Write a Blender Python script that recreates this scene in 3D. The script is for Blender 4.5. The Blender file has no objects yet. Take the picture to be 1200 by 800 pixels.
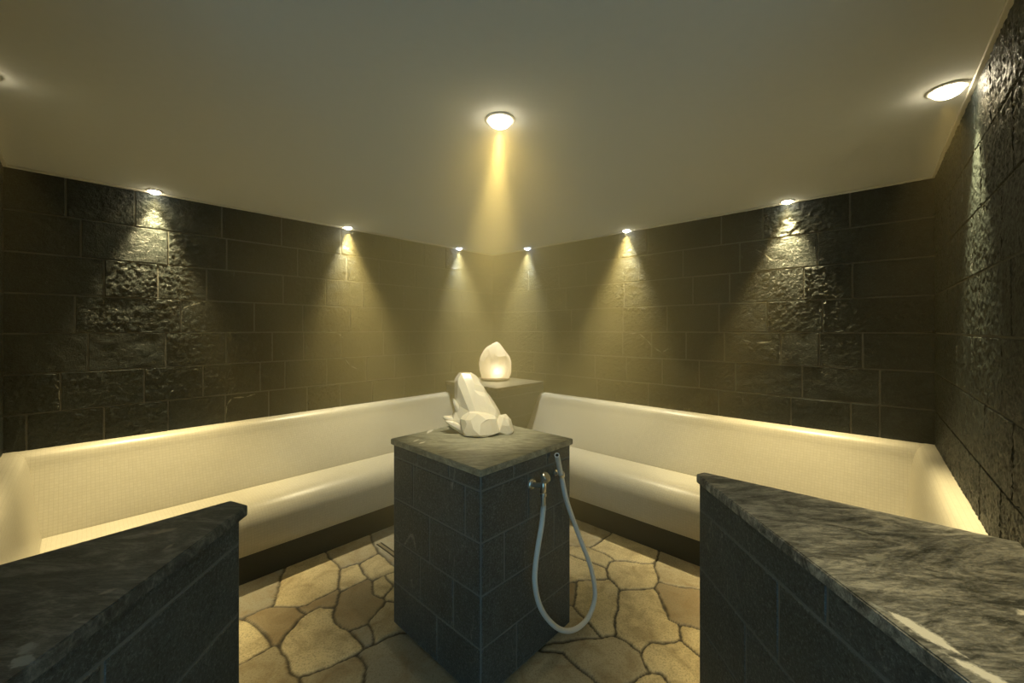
import bpy, bmesh, math, random
import numpy as np
from mathutils import Vector, Matrix

C = bpy.context.scene.collection
SC = bpy.context.scene

# ------------------------------------------------------------------ camera, world, exposure
CAM_Z, FOCAL, CX, CY = 1.58, 475.0, 600.0, 385.5
cam_data = bpy.data.cameras.new('camera')
cam_data.sensor_width = 36.0
cam_data.lens = FOCAL / 1200.0 * 36.0
cam_data.shift_y = (CY - 400.0) / 1200.0
cam_data.clip_start = 0.02
cam = bpy.data.objects.new('camera', cam_data)
cam.location = (0, 0, CAM_Z)
cam.rotation_euler = (math.radians(90), 0, 0)
C.objects.link(cam)
SC.camera = cam

world = bpy.data.worlds.new('world')
SC.world = world
world.use_nodes = True
_bg = world.node_tree.nodes['Background']
_bg.inputs['Color'].default_value = (0.36, 0.74, 0.95, 1)      # cool light of the next room, through the open passage
_bg.inputs['Strength'].default_value = 1.7

SC.view_settings.view_transform = 'Standard'
SC.view_settings.look = 'None'
SC.view_settings.gamma = 1.0
SC.view_settings.use_curve_mapping = False
SC.view_settings.exposure = -0.1
SC.cycles.max_bounces = 10
SC.cycles.diffuse_bounces = 5
SC.cycles.volume_bounces = 1
SC.cycles.sample_clamp_indirect = 4.0
SC.cycles.blur_glossy = 1.0
SC.cycles.caustics_reflective = False
SC.cycles.caustics_refractive = False

WARM = (1.0, 0.80, 0.40)
SPOT_W, SPILL_W = 300.0, 6.0          # a wall downlight: its beam and its wide spill
CENTRE_W, CENTRE_SPILL = 185.0, 14.0   # the downlight above the pillar, turned towards the crystal
STEAM_THIN, STEAM_THICK = 0.006, 0.42

# ------------------------------------------------------------------ room frame
ANG = math.radians(43.2)
A = np.array([math.sin(ANG), math.cos(ANG), 0.0])       # along the left wall, towards the far corner
B = np.array([-math.cos(ANG), math.sin(ANG), 0.0])      # along the right wall, towards the far corner
UP = np.array([0.0, 0.0, 1.0])
U_RIGHT, V_LEFT, U_LOW, V_LOW, Z_CEIL = 3.52, 3.63, -0.30, -0.19, 2.50
ANG3 = math.radians(41.2)
A3 = np.array([math.sin(ANG3), math.cos(ANG3), 0.0])    # the near right wall stands two degrees off square


def W(u, v, z=0.0):
    return A * u + B * v + UP * z


def ray(px, py):
    return np.array([(px - CX) / FOCAL, 1.0, -(py - CY) / FOCAL])


CAMP = np.array([0.0, 0.0, CAM_Z])


def at_z(px, py, z):
    d = ray(px, py)
    return CAMP + d * ((z - CAM_Z) / d[2])


def at_v(px, py, v):
    d = ray(px, py)
    return CAMP + d * (v / d.dot(B))


def at_u(px, py, u):
    d = ray(px, py)
    return CAMP + d * (u / d.dot(A))


P_FAR_LEFT = W(U_LOW, V_LEFT)
P_FAR = W(U_RIGHT, V_LEFT)
P_RIGHT = W(U_RIGHT, V_LOW)
N3 = np.array([-A3[1], A3[0], 0.0])                      # near right wall, into the room
_t = (P_RIGHT[0] - 0.735) / A3[0]
P_NR = P_RIGHT - A3 * _t                                # where it meets the passage
_t = (-0.785 - P_FAR_LEFT[0]) / -B[0]
P_NL = P_FAR_LEFT - B * _t
Y_BACK = -1.30

# ------------------------------------------------------------------ helpers


def link(name, verts, faces, mats, parent=None, loc=None, smooth=False, sharp=None, uvs=None, midx=None, attrs=None):
    """verts in world coordinates; the object's origin goes to loc (or its parent's origin)."""
    verts = np.asarray(verts, dtype=np.float64).reshape(-1, 3)
    origin = np.array(parent['_o']) if parent is not None else (np.array(loc, float) if loc is not None else np.zeros(3))
    me = bpy.data.meshes.new(name)
    me.from_pydata((verts - origin).tolist(), [], [tuple(int(i) for i in f) for f in faces])
    for m in (mats if isinstance(mats, (list, tuple)) else [mats]):
        me.materials.append(m)
    if midx is not None:
        me.polygons.foreach_set('material_index', np.asarray(midx, dtype=np.int32))
    if uvs is not None:
        lay = me.uv_layers.new(name='UVMap')
        li = np.zeros(len(me.loops), dtype=np.int32)
        me.loops.foreach_get('vertex_index', li)
        lay.data.foreach_set('uv', np.asarray(uvs, dtype=np.float32)[li].ravel())
    for k, (kind, vals) in (attrs or {}).items():
        at = me.attributes.new(k, kind, 'POINT')
        at.data.foreach_set('color' if 'COLOR' in kind else 'value', np.asarray(vals, dtype=np.float32).ravel())
    me.update()
    if smooth:
        me.polygons.foreach_set('use_smooth', [True] * len(me.polygons))
        if sharp:
            me.set_sharp_from_angle(angle=math.radians(sharp))
    o = bpy.data.objects.new(name, me)
    C.objects.link(o)
    if parent is not None:
        o.parent = parent
    else:
        o.location = origin
    o['_o'] = [float(x) for x in origin]
    return o


def from_bm(name, bm, mat, parent=None, loc=None, smooth=False, sharp=None):
    bmesh.ops.recalc_face_normals(bm, faces=bm.faces)
    bm.verts.index_update()
    vs = [v.co[:] for v in bm.verts]
    fs = [[v.index for v in f.verts] for f in bm.faces]
    bm.free()
    return link(name, vs, fs, mat, parent, loc, smooth, sharp)


def tag(o, label, cat, group=None, kind='thing'):
    o['label'] = label
    o['category'] = cat
    if group:
        o['group'] = group
    o['kind'] = kind
    return o


def thing(name, label, cat, loc, group=None):
    o = bpy.data.objects.new(name, None)
    o.empty_display_size = 0.05
    C.objects.link(o)
    o.location = [float(x) for x in loc]
    o['_o'] = [float(x) for x in loc]
    return tag(o, label, cat, group)


def structure(o):
    o['kind'] = 'structure'
    return o


def prism_bm(poly, z0, z1, bevel=0.0, seg=1):
    bm = bmesh.new()
    lo = [bm.verts.new((p[0], p[1], z0)) for p in poly]
    hi = [bm.verts.new((p[0], p[1], z1)) for p in poly]
    n = len(poly)
    bm.faces.new(lo)
    bm.faces.new(hi)
    for i in range(n):
        bm.faces.new((lo[i], lo[(i + 1) % n], hi[(i + 1) % n], hi[i]))
    bmesh.ops.recalc_face_normals(bm, faces=bm.faces)
    if bevel:
        bmesh.ops.bevel(bm, geom=list(bm.edges), offset=bevel, segments=seg, affect='EDGES')
    return bm


def add_tube(bm, pts, rad, seg=16, cap=True):
    """a swept round tube; rad is a number or one radius per point"""
    pts = [Vector(p) for p in pts]
    n = len(pts)
    rads = rad if isinstance(rad, (list, tuple)) else [rad] * n
    tang = []
    for i in range(n):
        t = pts[min(i + 1, n - 1)] - pts[max(i - 1, 0)]
        tang.append(t.normalized())
    ref = Vector((0, 0, 1)) if abs(tang[0].z) < 0.9 else Vector((1, 0, 0))
    nrm = (ref - tang[0] * ref.dot(tang[0])).normalized()
    rings = []
    for i in range(n):
        nrm = (nrm - tang[i] * nrm.dot(tang[i])).normalized()
        bi = tang[i].cross(nrm)
        rings.append([bm.verts.new(pts[i] + (nrm * math.cos(2 * math.pi * k / seg) + bi * math.sin(2 * math.pi * k / seg)) * rads[i]) for k in range(seg)])
    for i in range(n - 1):
        for k in range(seg):
            bm.faces.new((rings[i][k], rings[i][(k + 1) % seg], rings[i + 1][(k + 1) % seg], rings[i + 1][k]))
    if cap:
        bm.faces.new(rings[0])
        bm.faces.new(rings[-1])
    return bm


def catmull(pts, sub=8):
    pts = [np.asarray(p, float) for p in pts]
    out = []
    for i in range(len(pts) - 1):
        p0 = pts[max(i - 1, 0)]; p1 = pts[i]; p2 = pts[i + 1]; p3 = pts[min(i + 2, len(pts) - 1)]
        for k in range(sub):
            t = k / sub
            out.append(0.5 * (2 * p1 + (p2 - p0) * t + (2 * p0 - 5 * p1 + 4 * p2 - p3) * t * t + (3 * p1 - p0 - 3 * p2 + p3) * t ** 3))
    out.append(pts[-1])
    return out


def _hash(ix, iy, seed):
    h = (ix.astype(np.int64) * 374761393 + iy.astype(np.int64) * 668265263 + seed * 2147483647) & 0xFFFFFFFF
    h = ((h ^ (h >> 13)) * 1274126177) & 0xFFFFFFFF
    h = (h ^ (h >> 16)) & 0xFFFFFFFF
    return h.astype(np.float64) / 4294967295.0


def vnoise(x, y, seed=0):
    ix = np.floor(x); iy = np.floor(y)
    fx = x - ix; fy = y - iy
    fx = fx * fx * (3 - 2 * fx); fy = fy * fy * (3 - 2 * fy)
    a = _hash(ix, iy, seed); b = _hash(ix + 1, iy, seed); c = _hash(ix, iy + 1, seed); d = _hash(ix + 1, iy + 1, seed)
    return (a * (1 - fx) + b * fx) * (1 - fy) + (c * (1 - fx) + d * fx) * fy - 0.5


def fbm(x, y, seed=0, octv=4, gain=0.55):
    s = 0; amp = 1.0
    for k in range(octv):
        s = s + amp * vnoise(x, y, seed + 17 * k)
        x = x * 2.03 + 5.1; y = y * 2.03 + 1.7; amp *= gain
    return s


# ------------------------------------------------------------------ materials


def new_mat(name):
    m = bpy.data.materials.new(name)
    m.use_nodes = True
    nt = m.node_tree
    return m, nt, nt.nodes, nt.links, nt.nodes['Principled BSDF']


def _noise(nt, scale, detail=4.0, rough=0.6, vec=None, dist=0.0):
    n = nt.nodes.new('ShaderNodeTexNoise')
    n.inputs['Scale'].default_value = scale
    n.inputs['Detail'].default_value = detail
    n.inputs['Roughness'].default_value = rough
    n.inputs['Distortion'].default_value = dist
    if vec is not None:
        nt.links.new(vec, n.inputs['Vector'])
    return n


def _ramp(nt, fac, stops):
    r = nt.nodes.new('ShaderNodeValToRGB')
    el = r.color_ramp.elements
    el[0].position, el[0].color = stops[0][0], (*stops[0][1], 1)
    el[1].position, el[1].color = stops[-1][0], (*stops[-1][1], 1)
    for p, c in stops[1:-1]:
        e = el.new(p); e.color = (*c, 1)
    nt.links.new(fac, r.inputs['Fac'])
    return r


def _math(nt, op, a, b=None, clamp=False):
    n = nt.nodes.new('ShaderNodeMath')
    n.operation = op
    n.use_clamp = clamp
    for i, x in enumerate((a, b)):
        if x is None:
            continue
        if isinstance(x, (int, float)):
            n.inputs[i].default_value = x
        else:
            nt.links.new(x, n.inputs[i])
    return n.outputs[0]


def _mix(nt, fac, a, b):
    n = nt.nodes.new('ShaderNodeMix')
    n.data_type = 'RGBA'
    for s, x in (('Factor', fac), ('A', a), ('B', b)):
        sock = [i for i in n.inputs if i.name == s and (i.type == ('VALUE' if s == 'Factor' else 'RGBA'))][0]
        if isinstance(x, tuple):
            sock.default_value = (*x, 1)
        elif isinstance(x, (int, float)):
            sock.default_value = x
        else:
            nt.links.new(x, sock)
    return [o for o in n.outputs if o.type == 'RGBA'][0]


def _bump(nt, height, strength, dist, bsdf):
    b = nt.nodes.new('ShaderNodeBump')
    b.inputs['Strength'].default_value = strength
    b.inputs['Distance'].default_value = dist
    nt.links.new(height, b.inputs['Height'])
    nt.links.new(b.outputs['Normal'], bsdf.inputs['Normal'])
    return b


def _coord(nt, scale=(1, 1, 1), rotz=0.0):
    g = nt.nodes.new('ShaderNodeNewGeometry')
    mp = nt.nodes.new('ShaderNodeMapping')
    mp.inputs['Scale'].default_value = scale
    mp.inputs['Rotation'].default_value = (0, 0, rotz)
    nt.links.new(g.outputs['Position'], mp.inputs['Vector'])
    return mp.outputs['Vector']


def _segment_mask(nt, p, q, width, ragged=0.01, nscale=62.0, soft=130.0, flat=None):
    """1 inside a ragged streak from p to q on the stone, 0 outside"""
    g = nt.nodes.new('ShaderNodeNewGeometry').outputs['Position']
    p = np.asarray(p, float); q = np.asarray(q, float)
    L = float(np.linalg.norm(q - p)); d = (q - p) / L

    def vm(op, a, b=None):
        n = nt.nodes.new('ShaderNodeVectorMath'); n.operation = op
        for i, x in enumerate((a, b)):
            if x is None:
                continue
            if isinstance(x, (tuple, list, np.ndarray)):
                n.inputs[i].default_value = tuple(float(k) for k in x)
            else:
                nt.links.new(x, n.inputs[i])
        return n
    rel = vm('SUBTRACT', g, p).outputs[0]
    if flat is not None:            # leave the relief of the wall out of the distance
        k_ = tuple(float(x) for x in flat)
        sc0 = nt.nodes.new('ShaderNodeVectorMath'); sc0.operation = 'SCALE'; sc0.inputs[0].default_value = k_
        nt.links.new(vm('DOT_PRODUCT', rel, flat).outputs['Value'], sc0.inputs['Scale'])
        rel = vm('SUBTRACT', rel, sc0.outputs[0]).outputs[0]
    t = _math(nt, 'MULTIPLY', vm('DOT_PRODUCT', rel, d).outputs['Value'], 1.0 / L, clamp=True)
    sc = nt.nodes.new('ShaderNodeVectorMath'); sc.operation = 'SCALE'
    sc.inputs[0].default_value = tuple(float(k) for k in d * L)
    nt.links.new(t, sc.inputs['Scale'])
    dist = vm('LENGTH', vm('SUBTRACT', rel, sc.outputs[0]).outputs[0]).outputs['Value']
    nz = _noise(nt, nscale, 5.0, 0.75)
    nt.links.new(g, nz.inputs['Vector'])
    wob = _math(nt, 'MULTIPLY', _math(nt, 'SUBTRACT', nz.outputs['Fac'], 0.5), ragged * 4)
    taper = _math(nt, 'MULTIPLY', _math(nt, 'SINE', _math(nt, 'MULTIPLY', t, math.pi)), width)
    e = _math(nt, 'SUBTRACT', _math(nt, 'ADD', taper, wob), dist)
    return _math(nt, 'MULTIPLY', e, soft, clamp=True)


def slate(name, dark, light, rough=0.5, bump=0.5, bdist=0.004, scale=1.0, scratches=0.0, spec=0.5, speck=0.3, cracks=(), flat=None):
    m, nt, N, L, b = new_mat(name)
    co = _coord(nt)
    big = _noise(nt, 3.0 * scale, 5, 0.65, co)
    fine = _noise(nt, 90.0 * scale, 5, 0.75, co)
    mid = _noise(nt, 22.0 * scale, 6, 0.7, co, 0.6)
    f = _math(nt, 'ADD', _math(nt, 'MULTIPLY', big.outputs['Fac'], 0.5), _math(nt, 'MULTIPLY', mid.outputs['Fac'], 0.5))
    r = _ramp(nt, f, [(0.32, dark), (0.52, tuple((a + c) / 2 for a, c in zip(dark, light))), (0.72, light)])
    col = r.outputs['Color']
    sp = _noise(nt, 120.0 * scale, 4, 0.85, co)
    col = _mix(nt, _math(nt, 'MULTIPLY', _math(nt, 'SUBTRACT', sp.outputs['Fac'], 0.50), 5.0 * speck, clamp=True), col, tuple(c * 2.2 for c in light))
    col = _mix(nt, _math(nt, 'MULTIPLY', _math(nt, 'SUBTRACT', 0.47, fine.outputs['Fac']), 7.0 * speck, clamp=True), col, tuple(c * 0.5 for c in dark))
    if scratches:
        st = _noise(nt, 9.0, 8, 0.8, _coord(nt, (1.0, 1.0, 0.35)), 1.8)
        mk = _math(nt, 'MULTIPLY', _math(nt, 'SUBTRACT', st.outputs['Fac'], 0.60), 9.0, clamp=True)
        mk = _math(nt, 'MULTIPLY', mk, _math(nt, 'MULTIPLY', fine.outputs['Fac'], scratches * 1.6, clamp=True))
        col = _mix(nt, mk, col, (0.30, 0.32, 0.31))
    for line in cracks:
        for p, q in zip(line[:-1], line[1:]):
            col = _mix(nt, _segment_mask(nt, p, q, 0.0055, 0.0035, 70.0, 420.0, flat), col, (0.24, 0.24, 0.20))
    L.new(col, b.inputs['Base Color'])
    rr = _math(nt, 'ADD', _math(nt, 'MULTIPLY', mid.outputs['Fac'], 0.3), rough - 0.15, clamp=True)
    L.new(rr, b.inputs['Roughness'])
    b.inputs['Specular IOR Level'].default_value = spec
    h = _math(nt, 'ADD', _math(nt, 'MULTIPLY', fine.outputs['Fac'], 0.5), mid.outputs['Fac'])
    _bump(nt, h, bump, bdist, b)
    return m


def schist(name, dark, mid, light, rotz, streaks=(), rough=0.36):
    """honed cap stone with wavy grain and pale streaks, some of them painted reflections"""
    m, nt, N, L, b = new_mat(name)
    co = _coord(nt, (2.6, 8.5, 6.0), rotz)
    w1 = _noise(nt, 1.1, 8, 0.66, co, 3.0)
    w2 = _noise(nt, 7.0, 6, 0.75, co, 1.2)
    f = _math(nt, 'ADD', _math(nt, 'MULTIPLY', w1.outputs['Fac'], 0.6), _math(nt, 'MULTIPLY', w2.outputs['Fac'], 0.4))
    r = _ramp(nt, f, [(0.41, dark), (0.50, mid), (0.60, light)])
    col = r.outputs['Color']
    sp = _noise(nt, 150.0, 4, 0.8, _coord(nt, (0.5, 1.4, 1.0), rotz))
    col = _mix(nt, _math(nt, 'MULTIPLY', _math(nt, 'SUBTRACT', sp.outputs['Fac'], 0.54), 3.0, clamp=True), col, light)
    col = _mix(nt, _math(nt, 'MULTIPLY', _math(nt, 'SUBTRACT', 0.46, sp.outputs['Fac']), 4.0, clamp=True), col, dark)
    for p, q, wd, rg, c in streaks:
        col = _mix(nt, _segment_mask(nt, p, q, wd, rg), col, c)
    L.new(col, b.inputs['Base Color'])
    L.new(_math(nt, 'ADD', _math(nt, 'MULTIPLY', w2.outputs['Fac'], 0.3), rough - 0.15), b.inputs['Roughness'])
    fine = _noise(nt, 140.0, 3, 0.7, _coord(nt))
    _bump(nt, _math(nt, 'ADD', w2.outputs['Fac'], _math(nt, 'MULTIPLY', fine.outputs['Fac'], 0.4)), 0.35, 0.003, b)
    return m


def plain(name, col, rough=0.5, metal=0.0, bump=0.0, scale=60.0):
    m, nt, N, L, b = new_mat(name)
    b.inputs['Base Color'].default_value = (*col, 1)
    b.inputs['Roughness'].default_value = rough
    b.inputs['Metallic'].default_value = metal
    n = _noise(nt, scale, 4, 0.6, _coord(nt))
    c = _mix(nt, _math(nt, 'MULTIPLY', n.outputs['Fac'], 0.35), col, tuple(x * 0.8 for x in col))
    L.new(c, b.inputs['Base Color'])
    if bump:
        _bump(nt, n.outputs['Fac'], bump, 0.003, b)
    return m


def glow(name, col, strength):
    m, nt, N, L, b = new_mat(name)
    b.inputs['Base Color'].default_value = (0.9, 0.9, 0.9, 1)
    b.inputs['Emission Color'].default_value = (*col, 1)
    b.inputs['Emission Strength'].default_value = strength
    return m


M_SPLIT = slate('split_slate', (0.007, 0.012, 0.013), (0.035, 0.044, 0.043), rough=0.40, bump=1.0, bdist=0.008, scratches=0.4, spec=0.27, speck=0.5)
_cl = [[(212, 372), (213, 362), (222, 358), (237, 354), (243, 352)], [(264, 488), (266, 474), (272, 466), (288, 465), (300, 461)], [(63, 449), (69, 456), (70, 470)],
       [(376, 388), (396, 390), (402, 396)], [(404, 420), (410, 428), (420, 433)]]
_cr = [[(736, 391), (748, 390), (757, 397), (766, 407), (776, 413), (784, 408)], [(885, 292), (895, 297), (907, 307)], [(868, 397), (884, 402), (906, 400)], [(613, 384), (620, 380)]]
M_SPLIT_L = slate('split_slate_left', (0.007, 0.012, 0.013), (0.035, 0.044, 0.043), rough=0.40, bump=1.0, bdist=0.008, scratches=0.4, spec=0.27, speck=0.5, cracks=[[at_v(x, y, V_LEFT) for x, y in c] for c in _cl], flat=B)
M_SPLIT_R = slate('split_slate_right', (0.007, 0.012, 0.013), (0.035, 0.044, 0.043), rough=0.40, bump=1.0, bdist=0.008, scratches=0.4, spec=0.27, speck=0.5, cracks=[[at_u(x, y, U_RIGHT) for x, y in c] for c in _cr], flat=A)
M_HONED = slate('honed_slate', (0.016, 0.027, 0.030), (0.085, 0.104, 0.108), rough=0.5, bump=0.6, bdist=0.004, scratches=1.3, speck=0.9)
M_PLINTH = slate('plinth_slate', (0.010, 0.013, 0.013), (0.026, 0.031, 0.030), rough=0.55, bump=0.4)
M_MORTAR = plain('pale_mortar', (0.13, 0.13, 0.115), 0.9, bump=0.5, scale=120)
M_MORTAR_DIM = plain('grey_mortar', (0.16, 0.18, 0.18), 0.85, bump=0.4, scale=120)
M_PLASTER = plain('ceiling_plaster', (0.66, 0.67, 0.65), 0.85, bump=0.15, scale=30)
M_TRIM = plain('trim_paint', (0.62, 0.60, 0.52), 0.6)
M_STEEL = plain('chrome', (0.80, 0.78, 0.72), 0.28, 1.0)
M_DARKMETAL = plain('dark_drain_metal', (0.030, 0.030, 0.028), 0.5, 0.6)
M_HOSE = plain('grey_white_hose', (0.76, 0.77, 0.74), 0.4)
M_WHITE_RING = plain('ring_white', (0.75, 0.72, 0.66), 0.4)
M_WOOD = plain('lamp_base_wood', (0.10, 0.065, 0.03), 0.5)
M_LAMP = glow('lamp_lens', (1.0, 0.86, 0.58), 40.0)


def mosaic():
    m, nt, N, L, b = new_mat('cream_mosaic')
    uv = N.new('ShaderNodeUVMap')
    br = N.new('ShaderNodeTexBrick')
    br.offset = 0.0
    br.inputs['Scale'].default_value = 1.0
    br.inputs['Mortar Size'].default_value = 0.0011
    br.inputs['Mortar Smooth'].default_value = 0.4
    br.inputs['Brick Width'].default_value = 0.018
    br.inputs['Row Height'].default_value = 0.018
    br.inputs['Color1'].default_value = (0.55, 0.52, 0.43, 1)
    br.inputs['Color2'].default_value = (0.52, 0.49, 0.40, 1)
    br.inputs['Mortar'].default_value = (0.46, 0.43, 0.35, 1)
    L.new(uv.outputs['UV'], br.inputs['Vector'])
    L.new(br.outputs['Color'], b.inputs['Base Color'])
    b.inputs['Roughness'].default_value = 0.34
    n = _noise(nt, 45.0, 2, 0.5, uv.outputs['UV'])
    h = _math(nt, 'ADD', _math(nt, 'MULTIPLY', br.outputs['Fac'], -1.0), _math(nt, 'MULTIPLY', n.outputs['Fac'], 0.8))
    _bump(nt, h, 0.15, 0.002, b)
    return m


M_MOSAIC = mosaic()


def flagstone():
    m, nt, N, L, b = new_mat('crazy_paving')
    sc = N.new('ShaderNodeAttribute'); sc.attribute_name = 'stone_colour'
    jt = N.new('ShaderNodeAttribute'); jt.attribute_name = 'joint'
    co = _coord(nt)
    big = _noise(nt, 7.0, 5, 0.65, co, 0.7)
    fine = _noise(nt, 110.0, 4, 0.7, co)
    spots = _noise(nt, 34.0, 4, 0.6, co)
    col = sc.outputs['Color']
    col = _mix(nt, _math(nt, 'MULTIPLY', _math(nt, 'SUBTRACT', big.outputs['Fac'], 0.44), 2.6, clamp=True), col, (0.24, 0.16, 0.07))
    col = _mix(nt, _math(nt, 'MULTIPLY', _math(nt, 'SUBTRACT', fine.outputs['Fac'], 0.48), 3.2, clamp=True), col, (0.18, 0.145, 0.085))
    col = _mix(nt, _math(nt, 'MULTIPLY', _math(nt, 'SUBTRACT', spots.outputs['Fac'], 0.66), 7.0, clamp=True), col, (0.16, 0.10, 0.04))
    col = _mix(nt, jt.outputs['Fac'], col, (0.055, 0.045, 0.028))
    L.new(col, b.inputs['Base Color'])
    b.inputs['Roughness'].default_value = 0.55
    _bump(nt, _math(nt, 'ADD', big.outputs['Fac'], _math(nt, 'MULTIPLY', fine.outputs['Fac'], 0.5)), 0.5, 0.004, b)
    return m


M_FLOOR = flagstone()

# ------------------------------------------------------------------ masonry panels


class Panel:
    """courses of stone blocks, each a displaced patch of its own, over a mortar bed"""

    def __init__(self):
        self.v = []; self.f = []; self.mi = []; self.n = 0

    def quad(self, pts, mi):
        self.v.append(np.array(pts, float)); k = self.n
        self.f.append([[k, k + 1, k + 2, k + 3]]); self.mi += [mi]; self.n += 4

    def block(self, org, U, N, s0, s1, z0, z1, gap, base, amp, res, seed, style):
        s0 += gap / 2; s1 -= gap / 2; z0 += gap / 2; z1 -= gap / 2
        nx = max(2, int(round((s1 - s0) / res))); nz = max(2, int(round((z1 - z0) / res)))
        e = 0.004
        s = np.concatenate([[s0, s0 + e], np.linspace(s0, s1, nx + 1)[1:-1], [s1 - e, s1]])
        z = np.concatenate([[z0, z0 + e], np.linspace(z0, z1, nz + 1)[1:-1], [z1 - e, z1]])
        S, Z = np.meshgrid(s, z, indexing='ij')
        if style == 2:          # riven, strongly chiselled in slanting ledges
            q = fbm((S * 0.8 + Z) * 34, (S - Z) * 17, seed, 5, 0.7)
            h = base + amp * (0.7 * np.abs(q) + 0.3 * fbm(S * 7, Z * 7, seed + 3) + 0.55 * fbm((S + Z) * 80, (Z - S) * 55, seed + 9, 3, 0.75))
        elif style == 1:        # split face
            h = base + amp * (0.3 * fbm(S * 8, Z * 8, seed, 2) + 0.7 * fbm((S + Z * 0.8) * 75, (Z - S) * 45, seed + 7, 3, 0.75))
        else:                   # sawn, nearly flat
            h = base + amp * fbm(S * 14, Z * 14, seed, 4)
        h = np.maximum(h, 0.0015)
        h[0, :] = h[-1, :] = -0.004
        h[:, 0] = h[:, -1] = -0.004
        P = org[None, None, :] + U * S[..., None] + UP * Z[..., None] + N * h[..., None]
        n, mm = P.shape[:2]
        idx = np.arange(n * mm).reshape(n, mm) + self.n
        q = np.stack([idx[:-1, :-1], idx[1:, :-1], idx[1:, 1:], idx[:-1, 1:]], -1).reshape(-1, 4)
        if np.dot(np.cross(U, UP), N) < 0:
            q = q[:, ::-1]
        self.v.append(P.reshape(-1, 3)); self.f.append(q.tolist()); self.mi += [0] * len(q); self.n += n * mm

    def courses(self, org, U, N, length, rows, gap=0.0042, res=0.0085, rough=True, rng=None, s_start=0.0, bw=(0.26, 0.52)):
        """rows: (z0, z1, [known joints along s])"""
        for (z0, z1, joints) in rows:
            js = sorted(j for j in joints if s_start + 0.05 < j < length - 0.05)
            edges = [s_start]
            for j in js + [length]:
                while j - edges[-1] > 0.74:
                    edges.append(edges[-1] + rng.uniform(*bw))
                    if j - edges[-1] < 0.10:
                        edges[-1] -= 0.12
                if j - edges[-1] > 0.03:
                    edges.append(j)
            edges[-1] = length
            for a, b in zip(edges[:-1], edges[1:]):
                if rough:
                    k = rng.random()
                    if rough == 'even':
                        st, am, ba = 1, rng.uniform(0.006, 0.009), 0.005
                    elif k < 0.16:
                        st, am, ba = 2, rng.uniform(0.009, 0.013), rng.uniform(0.002, 0.005)
                    elif k < 0.70:
                        st, am, ba = 1, rng.uniform(0.004, 0.008), rng.uniform(0.002, 0.006)
                    else:
                        st, am, ba = 0, 0.003, rng.uniform(0.002, 0.005)
                else:
                    st, am, ba = 0, 0.0012, 0.0022
                self.block(org, U, N, a, b, z0, z1, gap, ba, am, res, rng.randrange(10 ** 6), st)

    def slab_behind(self, org, U, N, length, z0, z1, thick, mi=1):
        """the solid wall the blocks are bedded on"""
        o = np.asarray(org, float)
        fr = [o + UP * z0, o + U * length + UP * z0, o + U * length + UP * z1, o + UP * z1]
        bk = [p - N * thick for p in fr]
        flip = np.dot(np.cross(U, UP), N) < 0
        for q in ([fr[0], fr[1], fr[2], fr[3]], [bk[1], bk[0], bk[3], bk[2]], [fr[1], bk[1], bk[2], fr[2]],
                  [bk[0], fr[0], fr[3], bk[3]], [fr[3], fr[2], bk[2], bk[3]], [bk[0], bk[1], fr[1], fr[0]]):
            self.quad(q[::-1] if flip else q, mi)

    def build(self, name, mats, parent=None, loc=None):
        o = link(name, np.concatenate(self.v), sum(self.f, []), mats, parent, loc, smooth=True, sharp=42, midx=self.mi)
        return o


# ------------------------------------------------------------------ the room shell
rng = random.Random(7)
ZL = [0.86, 1.09, 1.32, 1.555, 1.785, 2.02, 2.255, Z_CEIL]


def u_on_left(px):
    d = ray(px, 300); t = V_LEFT / d.dot(B); return t * d.dot(A)


def v_on_right(px):
    d = ray(px, 300); t = U_RIGHT / d.dot(A); return t * d.dot(B)


left_px = [[71, 122, 197, 264, 315, 360, 399, 436],
           [71, 169, 238, 305, 334, 383, 429],
           [103, 194, 265, 319, 356, 400],
           [88, 212, 298, 355, 410],
           [122, 185, 242, 332, 382, 425, 540],
           [95, 197, 349, 406, 539],
           [77, 158, 260, 330, 399.5, 470]]
left_px[0] = [31, 122, 197, 264, 315, 360, 399, 436]
right_px = [[640, 700, 760, 842, 927, 997, 1031],
            [862, 940, 1031],
            [804, 849, 915, 960, 1011],
            [629, 670, 782, 899, 964],
            [701, 732, 812, 855, 942, 999],
            [620, 687, 749, 867, 958],
            [655, 726, 759, 894, 996]]

pn = Panel()
LEN_L = U_RIGHT - U_LOW
rows = [(0.62, 0.86, [])] + [(ZL[i], ZL[i + 1], [u_on_left(x) - U_LOW for x in left_px[i]]) for i in range(7)]
pn.courses(P_FAR_LEFT, A, -B, LEN_L, rows, rng=rng)
pn.slab_behind(P_FAR_LEFT - A * 0.15, A, -B, LEN_L + 0.30, 0.0, Z_CEIL, 0.15)
structure(pn.build('wall_left', [M_SPLIT_L, M_MORTAR]))

pn = Panel()
LEN_R = V_LEFT - V_LOW
rows = [(0.62, 0.86, [])] + [(ZL[i], ZL[i + 1], [v_on_right(x) - V_LOW for x in right_px[i]]) for i in range(7)]
pn.courses(P_RIGHT, B, -A, LEN_R, rows, rng=rng)
pn.slab_behind(P_RIGHT - B * 0.1, B, -A, LEN_R + 0.10, 0.0, Z_CEIL, 0.15)
structure(pn.build('wall_right', [M_SPLIT_R, M_MORTAR]))

pn = Panel()
LEN_3 = float(np.linalg.norm(P_RIGHT - P_NR))
rows = [(0.62, 0.86, [])] + [(ZL[i], ZL[i + 1], []) for i in range(7)]
pn.courses(P_RIGHT, -A3, N3, LEN_3, rows, rng=rng, res=0.0075, rough='even')
pn.slab_behind(P_RIGHT, -A3, N3, LEN_3, 0.0, Z_CEIL, 0.15)
structure(pn.build('wall_near_right', [M_SPLIT, M_MORTAR]))

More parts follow.
